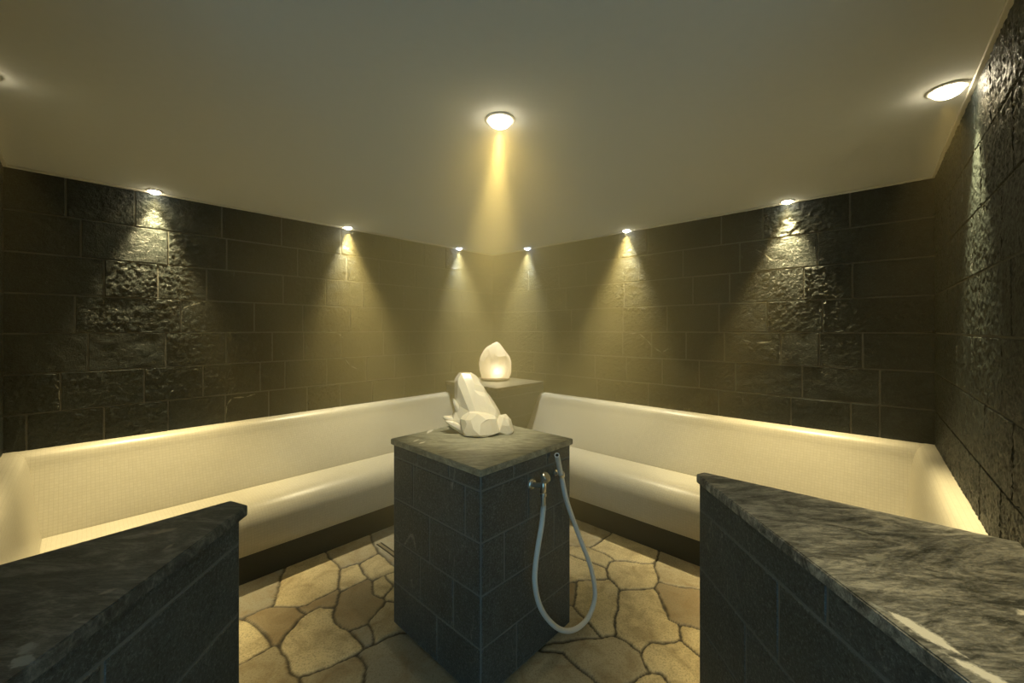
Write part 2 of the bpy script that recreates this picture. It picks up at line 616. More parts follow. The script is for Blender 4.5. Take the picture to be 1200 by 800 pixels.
pn = Panel()
LEN_4 = float(np.linalg.norm(P_FAR_LEFT - P_NL))
pn.courses(P_FAR_LEFT, -B, A, LEN_4, rows, rng=rng)
pn.slab_behind(P_FAR_LEFT, -B, A, LEN_4, 0.0, Z_CEIL, 0.15)
structure(pn.build('wall_near_left', [M_SPLIT, M_MORTAR]))

for side, P, sx in (('passage_right', P_NR, 1), ('passage_left', P_NL, -1)):
    pn = Panel()
    ln = float(P[1] - Y_BACK)
    org = np.array([P[0], P[1], 0.0])
    nn = np.array([-sx, 0.0, 0.0])
    pn.courses(org, np.array([0, -1.0, 0]), nn, ln, [(0.17 + 0.2325 * i, 0.17 + 0.2325 * (i + 1), []) for i in range(10)], rng=rng, res=0.03)
    pn.slab_behind(org, np.array([0, -1.0, 0]), nn, ln, 0.0, Z_CEIL, 0.15)
    structure(pn.build('wall_' + side, [M_SPLIT, M_MORTAR]))

room_poly = [P_FAR_LEFT, P_FAR, P_RIGHT, P_NR, np.array([P_NR[0], Y_BACK, 0]), np.array([P_NL[0], Y_BACK, 0]), P_NL]
ctr = np.mean(room_poly[:3], axis=0)


def grow(poly, d):
    """offset a counter- or clockwise polygon outwards by d"""
    n = len(poly); area = sum(poly[i][0] * poly[(i + 1) % n][1] - poly[(i + 1) % n][0] * poly[i][1] for i in range(n))
    s = 1 if area > 0 else -1
    out = []
    for i in range(n):
        a, b, c = poly[i - 1], poly[i], poly[(i + 1) % n]
        e1 = (b - a)[:2] / np.linalg.norm((b - a)[:2]); e2 = (c - b)[:2] / np.linalg.norm((c - b)[:2])
        n1 = np.array([e1[1], -e1[0]]) * s; n2 = np.array([e2[1], -e2[0]]) * s
        m = (n1 + n2) / (1 + n1.dot(n2))
        out.append(np.array([b[0] + m[0] * d, b[1] + m[1] * d, 0]))
    return out


structure(from_bm('ceiling', prism_bm(grow(room_poly, 0.14), Z_CEIL, Z_CEIL + 0.12), M_PLASTER))

# shadow-gap trim round the ceiling edge
trim_runs = [(P_FAR_LEFT, P_FAR, -B), (P_RIGHT, P_FAR, -A), (P_NR, P_RIGHT, N3), (P_NL, P_FAR_LEFT, A)]
for i, (p, q, n) in enumerate(trim_runs):
    w_, h_ = 0.012, 0.012
    poly = [p + n * 0.0, q + n * 0.0, q + n * (w_ + 0.008), p + n * (w_ + 0.008)]
    structure(from_bm('trim_%d' % (i + 1), prism_bm(poly, Z_CEIL - h_, Z_CEIL, 0.002), M_TRIM))

# ------------------------------------------------------------------ floor of irregular flagstones
stones_px = [
    # left of the pillar
    ([(335, 666), (376, 643), (388, 655), (401, 666), (399, 674), (396, 687), (372, 699), (358, 708), (346, 709), (322, 708)], 0),
    ([(270, 690), (331, 666), (326, 683), (317, 708), (284, 724), (270, 728)], 2),
    ([(285, 725), (318, 711), (346, 711), (356, 720), (331, 745), (324, 753), (316, 753), (312, 744), (303, 735), (291, 726)], 1),
    ([(350, 711), (360, 709), (395, 691), (392, 709), (375, 711), (358, 718)], 1),
    ([(402, 665), (409, 661), (418, 661), (429, 677), (402, 690), (397, 687), (400, 674)], 0),
    ([(378, 642), (388, 654), (402, 664), (418, 659), (444, 647), (438, 636), (427, 617)], 3),
    ([(420, 661), (445, 648), (464, 664), (464, 667), (450, 673), (435, 679), (430, 676)], 0),
    ([(444, 646), (438, 636), (429, 616), (480, 598), (480, 680), (464, 665)], 2),
    ([(396, 701), (403, 692), (429, 679), (434, 685), (436, 697), (449, 704), (440, 717), (432, 729), (409, 738), (399, 733), (393, 722), (392, 710)], 1),
    ([(437, 681), (449, 676), (461, 685), (456, 691), (446, 698), (437, 691)], 0),
    ([(451, 674), (464, 668), (480, 676), (480, 688), (463, 685)], 0),
    ([(452, 703), (458, 692), (463, 687), (480, 690), (480, 705), (463, 704)], 0),
    ([(452, 705), (463, 705), (482, 712), (482, 734), (440, 752), (433, 730), (442, 717)], 3),
    ([(411, 739), (432, 731), (439, 751), (428, 758)], 2),
    ([(470, 741), (428, 760), (421, 768), (429, 784), (430, 812), (520, 830), (520, 760)], 2),
    ([(419, 769), (427, 785), (424, 802), (424, 830), (360, 830), (360, 800), (356, 792)], 3),
    ([(357, 720), (332, 744), (328, 755), (335, 766), (343, 785), (353, 790), (380, 781), (427, 760), (409, 741), (398, 736), (391, 722), (390, 712), (375, 712)], 4),
    ([(262, 725), (284, 727), (290, 728), (302, 737), (310, 746), (312, 756), (308, 761), (284, 775), (262, 782)], 4),
    ([(262, 786), (285, 777), (310, 763), (324, 757), (326, 764), (334, 771), (341, 786), (350, 793), (355, 830), (262, 830)], 3),
    # right of the pillar
    ([(640, 578), (667, 590), (725, 612), (713, 625), (692, 640), (668, 637), (640, 634)], 3),
    ([(714, 626), (726, 613), (778, 633), (770, 650), (764, 659), (721, 656), (708, 647), (693, 641)], 0),
    ([(640, 636), (668, 640), (691, 642), (706, 648), (718, 656), (711, 663), (693, 657), (668, 647), (640, 640)], 0),
    ([(640, 642), (668, 650), (693, 660), (709, 665), (710, 676), (700, 678), (680, 680), (640, 683)], 0),
    ([(714, 658), (766, 660), (771, 672), (768, 687), (728, 688), (717, 678), (713, 667)], 0),
    ([(772, 652), (780, 634), (840, 657), (835, 673), (835, 691), (778, 682), (772, 672), (768, 664)], 3),
    ([(771, 687), (778, 684), (835, 692), (835, 738), (800, 729), (787, 723), (776, 702)], 1),
    ([(729, 691), (768, 690), (774, 703), (784, 724), (797, 732), (798, 748), (760, 751), (752, 763), (722, 745), (721, 735), (725, 715)], 0),
    ([(677, 682), (710, 679), (726, 690), (723, 712), (719, 741), (704, 743), (690, 729), (673, 711)], 0),
    ([(640, 686), (668, 683), (675, 682), (676, 692), (672, 708), (640, 712)], 1),
    ([(640, 714), (668, 711), (673, 713), (703, 745), (668, 748), (640, 752)], 3),
    ([(640, 756), (668, 750), (708, 746), (721, 747), (750, 765), (750, 774), (756, 786), (728, 801), (703, 801), (659, 764)], 3),
    ([(762, 753), (797, 751), (806, 758), (825, 772), (828, 815), (788, 805), (774, 788), (760, 784), (755, 773), (756, 763)], 0),
    ([(799, 733), (835, 741), (835, 768), (821, 768), (808, 755), (799, 748)], 0),
    ([(735, 802), (757, 789), (771, 790), (785, 806), (785, 830), (720, 830)], 0),
    ([(600, 770), (657, 765), (701, 803), (715, 830), (600, 830)], 3),
]
palette = [(0.66, 0.55, 0.32), (0.36, 0.285, 0.17), (0.33, 0.305, 0.23), (0.46, 0.395, 0.255), (0.70, 0.60, 0.37)]


def build_floor():
    x_lo, x_hi, y_lo, y_hi = -3.1, 2.8, Y_BACK, 5.3
    xs = np.concatenate([np.arange(x_lo, -1.75, 0.035), np.arange(-1.75, 1.45, 0.008), np.arange(1.45, x_hi, 0.035)])
    ys = np.concatenate([np.arange(y_lo, -0.3, 0.035), np.arange(-0.3, 4.0, 0.008), np.arange(4.0, y_hi, 0.035)])
    X, Y = np.meshgrid(xs, ys, indexing='ij')
    wx = X + 0.020 * fbm(X * 9, Y * 9, 5, 3); wy = Y + 0.020 * fbm(X * 9, Y * 9, 91, 3)
    polys = [np.array([at_z(px, py, 0.0)[:2] for px, py in st]) for st, _ in stones_px]
    cols = []
    r = random.Random(3)
    D1 = np.full(X.shape, 9.0); D2 = np.full(X.shape, 9.0); LB = np.zeros(X.shape, dtype=np.int32)

    def push(d, k):
        nonlocal D1, D2
        nearer = d < D1
        D2[...] = np.where(nearer, D1, np.minimum(D2, d))
        LB[...] = np.where(nearer, k, LB)
        D1[...] = np.where(nearer, d, D1)

    k = 0
    for P, (_, c) in zip(polys, stones_px):
        n = len(P); dist = np.full(X.shape, 9.0); inside = np.zeros(X.shape, bool)
        for i in range(n):
            a = P[i]; b = P[(i + 1) % n]; e = b - a
            t = np.clip(((wx - a[0]) * e[0] + (wy - a[1]) * e[1]) / (e.dot(e) + 1e-12), 0, 1)
            dist = np.minimum(dist, np.hypot(wx - a[0] - t * e[0], wy - a[1] - t * e[1]))
            cond = (a[1] > wy) != (b[1] > wy)
            with np.errstate(divide='ignore', invalid='ignore'):
                xi = a[0] + (wy - a[1]) / (e[1] if abs(e[1]) > 1e-9 else 1e-9) * e[0]
            inside ^= cond & (wx < xi)
        push(np.where(inside, -dist, dist), k)
        j = 1 + r.uniform(-0.08, 0.08)
        cols.append([q * j for q in palette[c]]); k += 1
    allp = np.concatenate([np.concatenate([P, (P + np.roll(P, 1, 0)) / 2]) for P in polys])
    cents = [P.mean(0) for P in polys]
    seeds = []
    for _ in range(6000):
        p = np.array([r.uniform(x_lo, x_hi), r.uniform(y_lo, y_hi)])
        if np.min(np.hypot(*(allp - p).T)) < 0.20 or min(np.hypot(*(c - p)) for c in cents) < 0.26:
            continue
        if seeds and min(np.hypot(*(s - p)) for s in seeds) < 0.36:
            continue
        seeds.append(p)
    for p in seeds:
        push(np.hypot(wx - p[0], wy - p[1]) - 0.18, k)
        j = 1 + r.uniform(-0.08, 0.08)
        cols.append([q * j for q in palette[r.choice([0, 0, 1, 2, 3, 3, 4])]]); k += 1
    gap = (D2 - D1) + 0.006 * fbm(X * 30, Y * 30, 44, 3)
    joint = np.clip(1.0 - (gap - 0.010) / 0.008, 0, 1)
    rise = np.clip((gap - 0.006) / 0.015, 0, 1)
    lift = np.array([r.uniform(-0.0012, 0.0012) for _ in range(k)])[LB]
    Z = -0.009 + 0.009 * (rise * rise * (3 - 2 * rise)) + lift * rise + 0.0012 * fbm(X * 12, Y * 12, 8, 3) * rise
    cc = np.array(cols)[LB]
    rgba = np.concatenate([cc, np.ones(cc.shape[:2] + (1,))], -1)
    idx = np.arange(X.size).reshape(X.shape)
    q = np.stack([idx[:-1, :-1], idx[1:, :-1], idx[1:, 1:], idx[:-1, 1:]], -1).reshape(-1, 4)
    # keep only the cells inside the room (and a little under its walls)
    gp = grow(room_poly, 0.12); cxm = (X[:-1, :-1] + 0.01).ravel(); cym = (Y[:-1, :-1] + 0.01).ravel()
    ins = np.zeros(cxm.shape, bool)
    for i in range(len(gp)):
        a = gp[i]; b = gp[(i + 1) % len(gp)]
        cond = (a[1] > cym) != (b[1] > cym)
        ins ^= cond & (cxm < a[0] + (cym - a[1]) / ((b[1] - a[1]) or 1e-9) * (b[0] - a[0]))
    q = q[ins]
    used = np.unique(q); remap = np.full(X.size, -1); remap[used] = np.arange(len(used))
    V = np.stack([X, Y, Z], -1).reshape(-1, 3)[used]
    o = link('floor', V, remap[q].tolist(), M_FLOOR, smooth=True,
             attrs={'stone_colour': ('FLOAT_COLOR', rgba.reshape(-1, 4)[used]), 'joint': ('FLOAT', joint.ravel()[used])})
    return structure(o)


build_floor()

# ------------------------------------------------------------------ benches
BACK = [(-0.02, 0.882), (0.045, 0.884), (0.072, 0.878), (0.096, 0.860), (0.114, 0.832), (0.132, 0.797), (0.168, 0.737), (0.206, 0.677),
        (0.244, 0.617), (0.280, 0.562), (0.311, 0.511), (0.335, 0.466)]
SEAT = [(0.335, 0.466), (0.36, 0.467), (0.42, 0.467), (0.50, 0.466), (0.565, 0.461), (0.615, 0.450), (0.655, 0.430), (0.688, 0.400),
        (0.712, 0.360), (0.725, 0.310), (0.729, 0.260), (0.722, 0.210), (0.706, 0.172)]
END_BACK = [(-0.02, 0.884), (0.045, 0.885), (0.068, 0.878), (0.086, 0.860), (0.100, 0.825), (0.112, 0.770), (0.124, 0.690), (0.136, 0.600),
            (0.150, 0.515), (0.160, 0.466)]
END_SEAT = [(0.160, 0.466)] + [(p - 0.19, z) for p, z in SEAT[1:]]


def run_profile(prof, org, U, N, s0, s1, floor_z):
    """a closed solid: profile (p from wall, z) swept from s0 to s1 along U; N points off the wall"""
    pts = catmull([np.array(p) for p in prof], 4)
    arc = [0.0]
    for a, b in zip(pts[:-1], pts[1:]):
        arc.append(arc[-1] + float(np.linalg.norm(b - a)))
    loop = list(pts) + [np.array((prof[-1][0], floor_z)), np.array((prof[0][0], floor_z))]
    arc += [arc[-1] + 0.3, arc[-1] + 0.8]
    ss = np.linspace(s0, s1, max(2, int(abs(s1 - s0) / 0.25) + 1))
    V, UV, F = [], [], []
    n = len(loop)
    for s in ss:
        for p, a in zip(loop, arc):
            V.append(org + U * s + N * p[0] + UP * p[1]); UV.append((s, a))
    for i in range(len(ss) - 1):
        for k in range(n):
            k2 = (k + 1) % n
            F.append((i * n + k, i * n + k2, (i + 1) * n + k2, (i + 1) * n + k))
    F.append(tuple(range(n - 1, -1, -1))); F.append(tuple((len(ss) - 1) * n + k for k in range(n)))
    if np.dot(np.cross(U, N), UP) > 0:
        F = [f[::-1] for f in F]
    return V, F, UV


def join_runs(name, runs, mat, parent, sharp=40):
    V, F, UV = [], [], []
    for v, f, uv in runs:
        k = len(V); V += v; UV += uv; F += [tuple(i + k for i in g) for g in f]
    o = link(name, V, F, mat, parent, smooth=True, sharp=sharp, uvs=UV)
    bm = bmesh.new(); bm.from_mesh(o.data); bmesh.ops.recalc_face_normals(bm, faces=bm.faces); bm.to_mesh(o.data); bm.free()
    o.data.set_sharp_from_angle(angle=math.radians(sharp))
    return o


PED_U, PED_V = 2.783, 2.817
HALF_L_V = 1.556              # back of the left low wall
bl = thing('bench', 'long cream mosaic bench with curved backrest running along the left slate wall', 'bench', W(1.2, 3.3, 0.0), 'curved mosaic benches')
org_l = P_FAR_LEFT
s_end = PED_U - U_LOW - 0.002
le = V_LEFT - HALF_L_V
join_runs('backrest', [run_profile(BACK, org_l, A, -B, -0.01, s_end, 0.20), run_profile(END_BACK, P_FAR_LEFT, -B, A, -0.01, le, 0.20)], M_MOSAIC, bl)
join_runs('seat', [run_profile(SEAT, org_l, A, -B, 0.01, s_end, 0.172), run_profile(END_SEAT, P_FAR_LEFT, -B, A, 0.02, le, 0.172)], M_MOSAIC, bl)
pl = [(-0.0, 0.176), (0.690, 0.176), (0.690, 0.002)]


def plinth(parent, segs):
    V, F = [], []
    for org, U, N, s0, s1, p0, p1 in segs:
        k = len(V)
        for s in (s0, s1):
            for p, z in ((p0, -0.004), (p1, -0.004), (p1, 0.176), (p0, 0.176)):
                V.append(org + U * s + N * p + UP * z)
        F += [tuple(k + i for i in f) for f in ((0, 1, 2, 3), (7, 6, 5, 4), (0, 4, 5, 1), (1, 5, 6, 2), (2, 6, 7, 3), (3, 7, 4, 0))]
    o = link('plinth', V, F, M_PLINTH, parent)
    bm = bmesh.new(); bm.from_mesh(o.data); bmesh.ops.recalc_face_normals(bm, faces=bm.faces); bm.to_mesh(o.data); bm.free()
    o['label'] = 'dark slate plinth'
    return o


plinth(bl, [(org_l, A, -B, 0.0, s_end, 0.02, 0.698), (P_FAR_LEFT, -B, A, 0.03, le, 0.02, 0.508)])

HALF_R_U = 1.652
br_ = thing('bench', 'long cream mosaic bench with curved backrest running along the right slate wall', 'bench', W(3.2, 1.2, 0.0), 'curved mosaic benches')
s_end_r = PED_V - V_LOW - 0.002
l3 = (U_RIGHT - HALF_R_U) / float(A3.dot(A))
join_runs('backrest', [run_profile(BACK, P_RIGHT, B, -A, -0.04, s_end_r, 0.20), run_profile(END_BACK, P_RIGHT, -A3, N3, -0.01, l3, 0.20)], M_MOSAIC, br_)
join_runs('seat', [run_profile(SEAT, P_RIGHT, B, -A, 0.0, s_end_r, 0.172), run_profile(END_SEAT, P_RIGHT, -A3, N3, 0.02, l3, 0.172)], M_MOSAIC, br_)
plinth(br_, [(P_RIGHT, B, -A, 0.0, s_end_r, 0.02, 0.698), (P_RIGHT, -A3, N3, 0.03, l3, 0.02, 0.508)])

# ------------------------------------------------------------------ pillar in the middle of the room
CAP_Z = 0.997
CU0, CU1, CV0, CV1 = 1.131, 1.795, 1.240, 1.950


def uv_rect(u0, u1, v0, v1):
    return [W(u0, v0), W(u1, v0), W(u1, v1), W(u0, v1)]


lime_glint = (0.80, 0.76, 0.62)  # limescale and wet reflections, both laid on as pale colour
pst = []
for (a, b, wd, c) in (((500, 508), (508, 502), 0.016, lime_glint), ((509, 503), (516, 501), 0.010, lime_glint), ((490, 520), (499, 517), 0.014, lime_glint),
                      ((483, 518), (492, 514), 0.010, lime_glint), ((461, 511), (466, 512), 0.008, lime_glint), ((502, 517), (511, 514), 0.004, lime_glint)):
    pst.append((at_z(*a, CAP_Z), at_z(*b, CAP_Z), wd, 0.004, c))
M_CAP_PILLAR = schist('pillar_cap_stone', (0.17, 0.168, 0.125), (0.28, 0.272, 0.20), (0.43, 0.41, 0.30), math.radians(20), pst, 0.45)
M_CAP_PED = schist('pedestal_cap_stone', (0.07, 0.06, 0.04), (0.14, 0.125, 0.085), (0.30, 0.27, 0.19), math.radians(60), (), 0.4)

BI = 0.013


def box_masonry(name, parent, u0, u1, v0, v1, z0, z1, zlines, joints, r, faces=('v0', 'u0', 'u1', 'v1'), mats=None):
    pn = Panel()
    runs = {'v0': (W(u0, v0), A, -B, u1 - u0), 'u0': (W(u0, v0), B, -A, v1 - v0), 'u1': (W(u1, v0), B, A, v1 - v0), 'v1': (W(u0, v1), A, B, u1 - u0)}
    zz = [z0] + [z for z in zlines if z0 < z < z1] + [z1]
    for f in faces:
        o, U, N, ln = runs[f]
        rows = [(a, b, joints.get((f, i), [])) for i, (a, b) in enumerate(zip(zz[:-1], zz[1:]))]
        pn.courses(o + UP * 0, U, N, ln, rows, gap=0.004, res=0.03, rough=False, rng=r)
    c = [W(u0, v0), W(u1, v0), W(u1, v1), W(u0, v1)]
    for i in range(4):
        p, q = c[i], c[(i + 1) % 4]
        pn.quad([p + UP * z0, q + UP * z0, q + UP * z1, p + UP * z1], 1)
    pn.quad([p + UP * z1 for p in c], 1); pn.quad([p + UP * z0 for p in c[::-1]], 1)
    return pn.build(name, mats or [M_HONED, M_MORTAR_DIM], parent)


pillar = thing('stone_pillar', 'square slate pillar in the middle of the floor, tap and hose on its side', 'pillar', W(1.463, 1.595, 0.0))
bu0, bu1, bv0, bv1 = CU0 + BI, CU1 - BI, CV0 + BI, CV1 - BI
box_masonry('body', pillar, bu0, bu1, bv0, bv1, 0.022, CAP_Z - 0.030, [0.24, 0.462, 0.684, 0.902],
            {('v0', 4): [0.20, 0.44], ('v0', 3): [0.30], ('v0', 2): [0.14, 0.50], ('v0', 1): [0.36], ('v0', 0): [0.22],
             ('u0', 4): [0.21, 0.46], ('u0', 3): [0.10, 0.50], ('u0', 2): [0.36], ('u0', 1): [0.18, 0.44], ('u0', 0): [0.30]}, random.Random(5))
from_bm('toe_recess', prism_bm(uv_rect(bu0 + 0.02, bu1 - 0.02, bv0 + 0.02, bv1 - 0.02), -0.004, 0.024), M_PLINTH, pillar)
from_bm('capstone', prism_bm(uv_rect(CU0, CU1, CV0, CV1), CAP_Z - 0.030, CAP_Z, 0.003, 2), M_CAP_PILLAR, pillar)['label'] = 'grey-green stone cap with pale limescale and painted wet glints at one corner'

# ------------------------------------------------------------------ pedestal in the far corner
ped = thing('corner_pedestal', 'square stone pedestal in the far corner between the two benches', 'pedestal', W(3.1, 3.2, 0.0))
box_masonry('body', ped, PED_U, U_RIGHT - 0.015, PED_V, V_LEFT - 0.015, -0.004, 0.972, [0.24, 0.462, 0.684, 0.902], {}, random.Random(9), faces=('v0', 'u0'))
from_bm('capstone', prism_bm(uv_rect(PED_U - 0.012, U_RIGHT - 0.012, PED_V - 0.012, V_LEFT - 0.012), 0.972, 1.003, 0.003, 2), M_CAP_PED, ped)

# ------------------------------------------------------------------ the two low walls beside the entrance
CAP_H = 1.025
quartz = (0.86, 0.85, 0.77)  # white of the vein, with the light reflected off it painted in
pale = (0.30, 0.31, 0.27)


def hz(px, py):
    return at_z(px, py, CAP_H)


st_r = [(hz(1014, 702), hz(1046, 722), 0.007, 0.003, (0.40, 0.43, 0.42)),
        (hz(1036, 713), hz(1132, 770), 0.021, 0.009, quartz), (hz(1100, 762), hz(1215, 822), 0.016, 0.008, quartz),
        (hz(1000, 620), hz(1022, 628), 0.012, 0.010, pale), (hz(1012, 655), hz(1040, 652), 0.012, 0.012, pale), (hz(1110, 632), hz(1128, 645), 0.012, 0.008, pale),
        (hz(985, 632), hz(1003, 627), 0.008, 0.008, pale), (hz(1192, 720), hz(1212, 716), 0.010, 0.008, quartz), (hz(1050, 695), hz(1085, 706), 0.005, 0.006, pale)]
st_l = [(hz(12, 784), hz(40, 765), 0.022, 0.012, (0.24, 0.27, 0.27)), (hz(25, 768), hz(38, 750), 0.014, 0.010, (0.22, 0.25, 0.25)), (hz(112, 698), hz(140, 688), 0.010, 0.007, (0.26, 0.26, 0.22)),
        (hz(168, 627), hz(212, 618), 0.016, 0.010, (0.24, 0.23, 0.19)), (hz(190, 645), hz(206, 635), 0.008, 0.006, (0.22, 0.22, 0.19)), (hz(80, 726), hz(96, 718), 0.006, 0.005, (0.24, 0.25, 0.24))]  # wet reflections and limescale put into the cap colour, bluish ones reflection alone
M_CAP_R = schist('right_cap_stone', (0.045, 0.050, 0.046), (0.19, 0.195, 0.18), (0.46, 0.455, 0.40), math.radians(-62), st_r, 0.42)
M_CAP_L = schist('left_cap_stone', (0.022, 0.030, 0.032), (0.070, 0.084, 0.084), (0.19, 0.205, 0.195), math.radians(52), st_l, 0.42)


def low_wall(root, cap_poly, body_poly, faces, zl, cap_mat, joints, r, crack=None):
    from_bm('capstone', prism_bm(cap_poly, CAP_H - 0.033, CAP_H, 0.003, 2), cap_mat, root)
    pn = Panel()
    z1 = CAP_H - 0.033
    zz = [0.0] + zl + [z1]
    n = len(body_poly)
    area = sum(body_poly[i][0] * body_poly[(i + 1) % n][1] - body_poly[(i + 1) % n][0] * body_poly[i][1] for i in range(n))
    for i in range(n):
        p, q = body_poly[i], body_poly[(i + 1) % n]
        ln = float(np.linalg.norm(q - p)); U = (q - p) / ln
        N = np.array([U[1], -U[0], 0.0]) * (1 if area > 0 else -1)
        quad = [p - UP * 0.004, q - UP * 0.004, q + UP * z1, p + UP * z1]
        pn.quad(quad if area > 0 else quad[::-1], 1)
        if i in faces:
            rows = [(a, b, joints.get((i, k), [])) for k, (a, b) in enumerate(zip(zz[:-1], zz[1:]))]
            pn.courses(p, U, N, ln, rows, gap=0.004, res=0.03, rough=False, rng=r, bw=(0.34, 0.6))
        if crack and crack[0] == i:
            pts = [p + U * s + UP * z + N * 0.0052 for s, z in crack[1]]
            for a, b in zip(pts[:-1], pts[1:]):
                w_ = U * 0.0022
                pn.quad([a - w_, a + w_, b + w_, b - w_], 1)
    top = [p + UP * z1 for p in body_poly]
    pn.v.append(np.array(top)); pn.f.append([list(range(pn.n, pn.n + n))]); pn.mi += [1]; pn.n += n
    return pn.build('body', [M_HONED, M_MORTAR_DIM], root)


V3 = lambda x, y: np.array([x, y, 0.0])
# right
hr = thing('low_wall', 'low dark slate wall right of the entrance with white quartz and painted sheen on its cap edge', 'low wall', (0.93, 1.0, 0.0), 'low slate walls beside the entrance')
wall3_at = lambda x, y: V3(x, y)
cap_r = [V3(0.7456, 1.574), V3(0.707, 1.555), V3(0.733, 0.366) + N3 * 0.012, P_RIGHT - A3 * (P_RIGHT[0] - 1.333) / A3[0] + N3 * 0.012]
body_r = [V3(0.757, 1.552), V3(0.719, 1.552), V3(0.745, 0.378) + N3 * 0.010, P_RIGHT - A3 * (P_RIGHT[0] - 1.322) / A3[0] + N3 * 0.012]


def face_s(poly, i, px):
    """distance along face i of a body polygon of the pixel column px"""
    p, q = poly[i], poly[(i + 1) % len(poly)]
    e = q - p; k = (px - CX) / FOCAL
    t = (k * p[1] - p[0]) / (e[0] - k * e[1])
    return t * float(np.linalg.norm(e))


def face_sz(poly, i, px, py):
    p, q = poly[i], poly[(i + 1) % len(poly)]
    s = face_s(poly, i, px); pt = p + (q - p) / np.linalg.norm(q - p) * s
    return s, CAM_Z - (py - CY) / FOCAL * pt[1]


zr = [0.23, 0.4516, 0.671, 0.894]
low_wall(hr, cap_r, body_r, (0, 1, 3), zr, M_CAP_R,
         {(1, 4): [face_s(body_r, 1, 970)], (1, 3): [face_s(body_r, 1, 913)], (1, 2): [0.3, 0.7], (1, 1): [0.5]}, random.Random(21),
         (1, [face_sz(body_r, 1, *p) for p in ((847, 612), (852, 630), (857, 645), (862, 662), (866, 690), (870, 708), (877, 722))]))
# left
hl = thing('low_wall', 'low dark slate wall left of the entrance under a plain dark stone cap', 'low wall', (-1.0, 0.85, 0.0), 'low slate walls beside the entrance')
cap_l = [V3(-0.911, 1.315), V3(-0.834, 1.280), V3(-0.785, 0.327) + A * 0.012, P_FAR_LEFT - B * (-1.317 - P_FAR_LEFT[0]) / -B[0] + A * 0.012]
body_l = [V3(-0.915, 1.292), V3(-0.850, 1.262), V3(-0.800, 0.341) + A * 0.010, P_FAR_LEFT - B * (-1.307 - P_FAR_LEFT[0]) / -B[0] + A * 0.012]
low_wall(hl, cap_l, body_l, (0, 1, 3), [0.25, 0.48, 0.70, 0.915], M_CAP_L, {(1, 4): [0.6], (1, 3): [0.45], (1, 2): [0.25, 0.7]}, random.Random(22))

# ------------------------------------------------------------------ tap, hose, clip and plug on the pillar
FACE_V = bv0 - 0.003
tp = at_v(623, 566.6, FACE_V)
tap = thing('wall_tap', 'small chrome wall tap with round handle on the side of the pillar', 'tap', tp)
Nf = -B
v3 = lambda p: Vector([float(x) for x in p])
bm = bmesh.new()
add_tube(bm, [tp + Nf * a for a in (-0.002, 0.004, 0.010, 0.013)], [0.026, 0.026, 0.021, 0.014], 24)
from_bm('escutcheon', bm, M_STEEL, tap, smooth=True, sharp=40)
hd = at_v(636.5, 568.5, FACE_V - 0.062)
bm = bmesh.new()
add_tube(bm, [tp + Nf * 0.010, tp + Nf * 0.03, hd], [0.013, 0.012, 0.013], 20)
add_tube(bm, [hd + UP * 0.012, hd, hd - UP * 0.030, hd - UP * 0.033], [0.013, 0.0145, 0.0135, 0.011], 20)
from_bm('valve_body', bm, M_STEEL, tap, smooth=True, sharp=40)
kn = at_v(640.3, 558.5, FACE_V - 0.080)
kdir = (Nf * 0.72 + UP * 0.62 + A * 0.15); kdir /= np.linalg.norm(kdir)
bm = bmesh.new()
add_tube(bm, [hd, kn - kdir * 0.016], [0.009, 0.011], 16)
add_tube(bm, [kn - kdir * 0.018, kn - kdir * 0.014, kn + kdir * 0.002, kn + kdir * 0.006], [0.018, 0.0245, 0.0245, 0.021], 28)
from_bm('handle', bm, M_STEEL, tap, smooth=True, sharp=40)
ho = at_v(636.8, 592.5, FACE_V - 0.062)
bm = bmesh.new()
zt = hd - UP * 0.030
L_ = zt[2] - ho[2]
add_tube(bm, [zt - UP * (L_ * t) for t in (0, 0.10, 0.12, 0.30, 0.32, 0.90, 1.0)], [0.0105, 0.0105, 0.016, 0.016, 0.0115, 0.0115, 0.0105], 20)
from_bm('hose_connector', bm, M_STEEL, tap, smooth=True, sharp=40)

hose_px = [(636.8, 591.0), (636.4, 598), (634.5, 616), (630.8, 638), (627.6, 660), (626.7, 682), (631.0, 705), (639.6, 722), (652.6, 735),
           (665.6, 739), (678.6, 734.5), (690.0, 722), (696.4, 704), (696.6, 685), (691.6, 662), (683.5, 640), (672.0, 610), (663.4, 584),
           (658.5, 561), (655.3, 546), (652.7, 533)]
offs = np.interp(range(len(hose_px)), [0, 3, 8, 10, 14, 18, 19, 20], [0.062, 0.055, 0.055, 0.058, 0.050, 0.032, 0.052, 0.098])
hp = [at_v(x, y, FACE_V - o) for (x, y), o in zip(hose_px, offs)]
hpath = catmull(hp, 7)
HR = 0.0125
bm = bmesh.new()
add_tube(bm, hpath, HR, 18, cap=False)
# the open end: rolled lip and a bore
t_end = (v3(hpath[-1]) - v3(hpath[-2])).normalized()
e0 = v3(hpath[-1])
_n = t_end.cross(Vector((0, 0, 1))).normalized(); _b = t_end.cross(_n)
_rg = [[bm.verts.new(e0 + t_end * o_ + (_n * math.cos(k * math.pi / 9) + _b * math.sin(k * math.pi / 9)) * r_) for k in range(18)]
       for o_, r_ in ((-0.002, HR), (0.001, HR * 0.95), (0.001, HR * 0.62), (-0.003, HR * 0.60))]
for i in range(3):
    for k in range(18):
        bm.faces.new((_rg[i][k], _rg[i][(k + 1) % 18], _rg[i + 1][(k + 1) % 18], _rg[i + 1][k]))
hose = tag(from_bm('hose', bm, M_HOSE, None, hp[0], smooth=True, sharp=50), 'grey white rubber hose hanging in a loop from the tap on the pillar', 'hose')
bm = bmesh.new()
add_tube(bm, [e0 - t_end * 0.001, e0 - t_end * 0.05], [HR * 0.62, HR * 0.62], 18, cap=False)
bm.faces.new([v for v in bm.verts][18:])
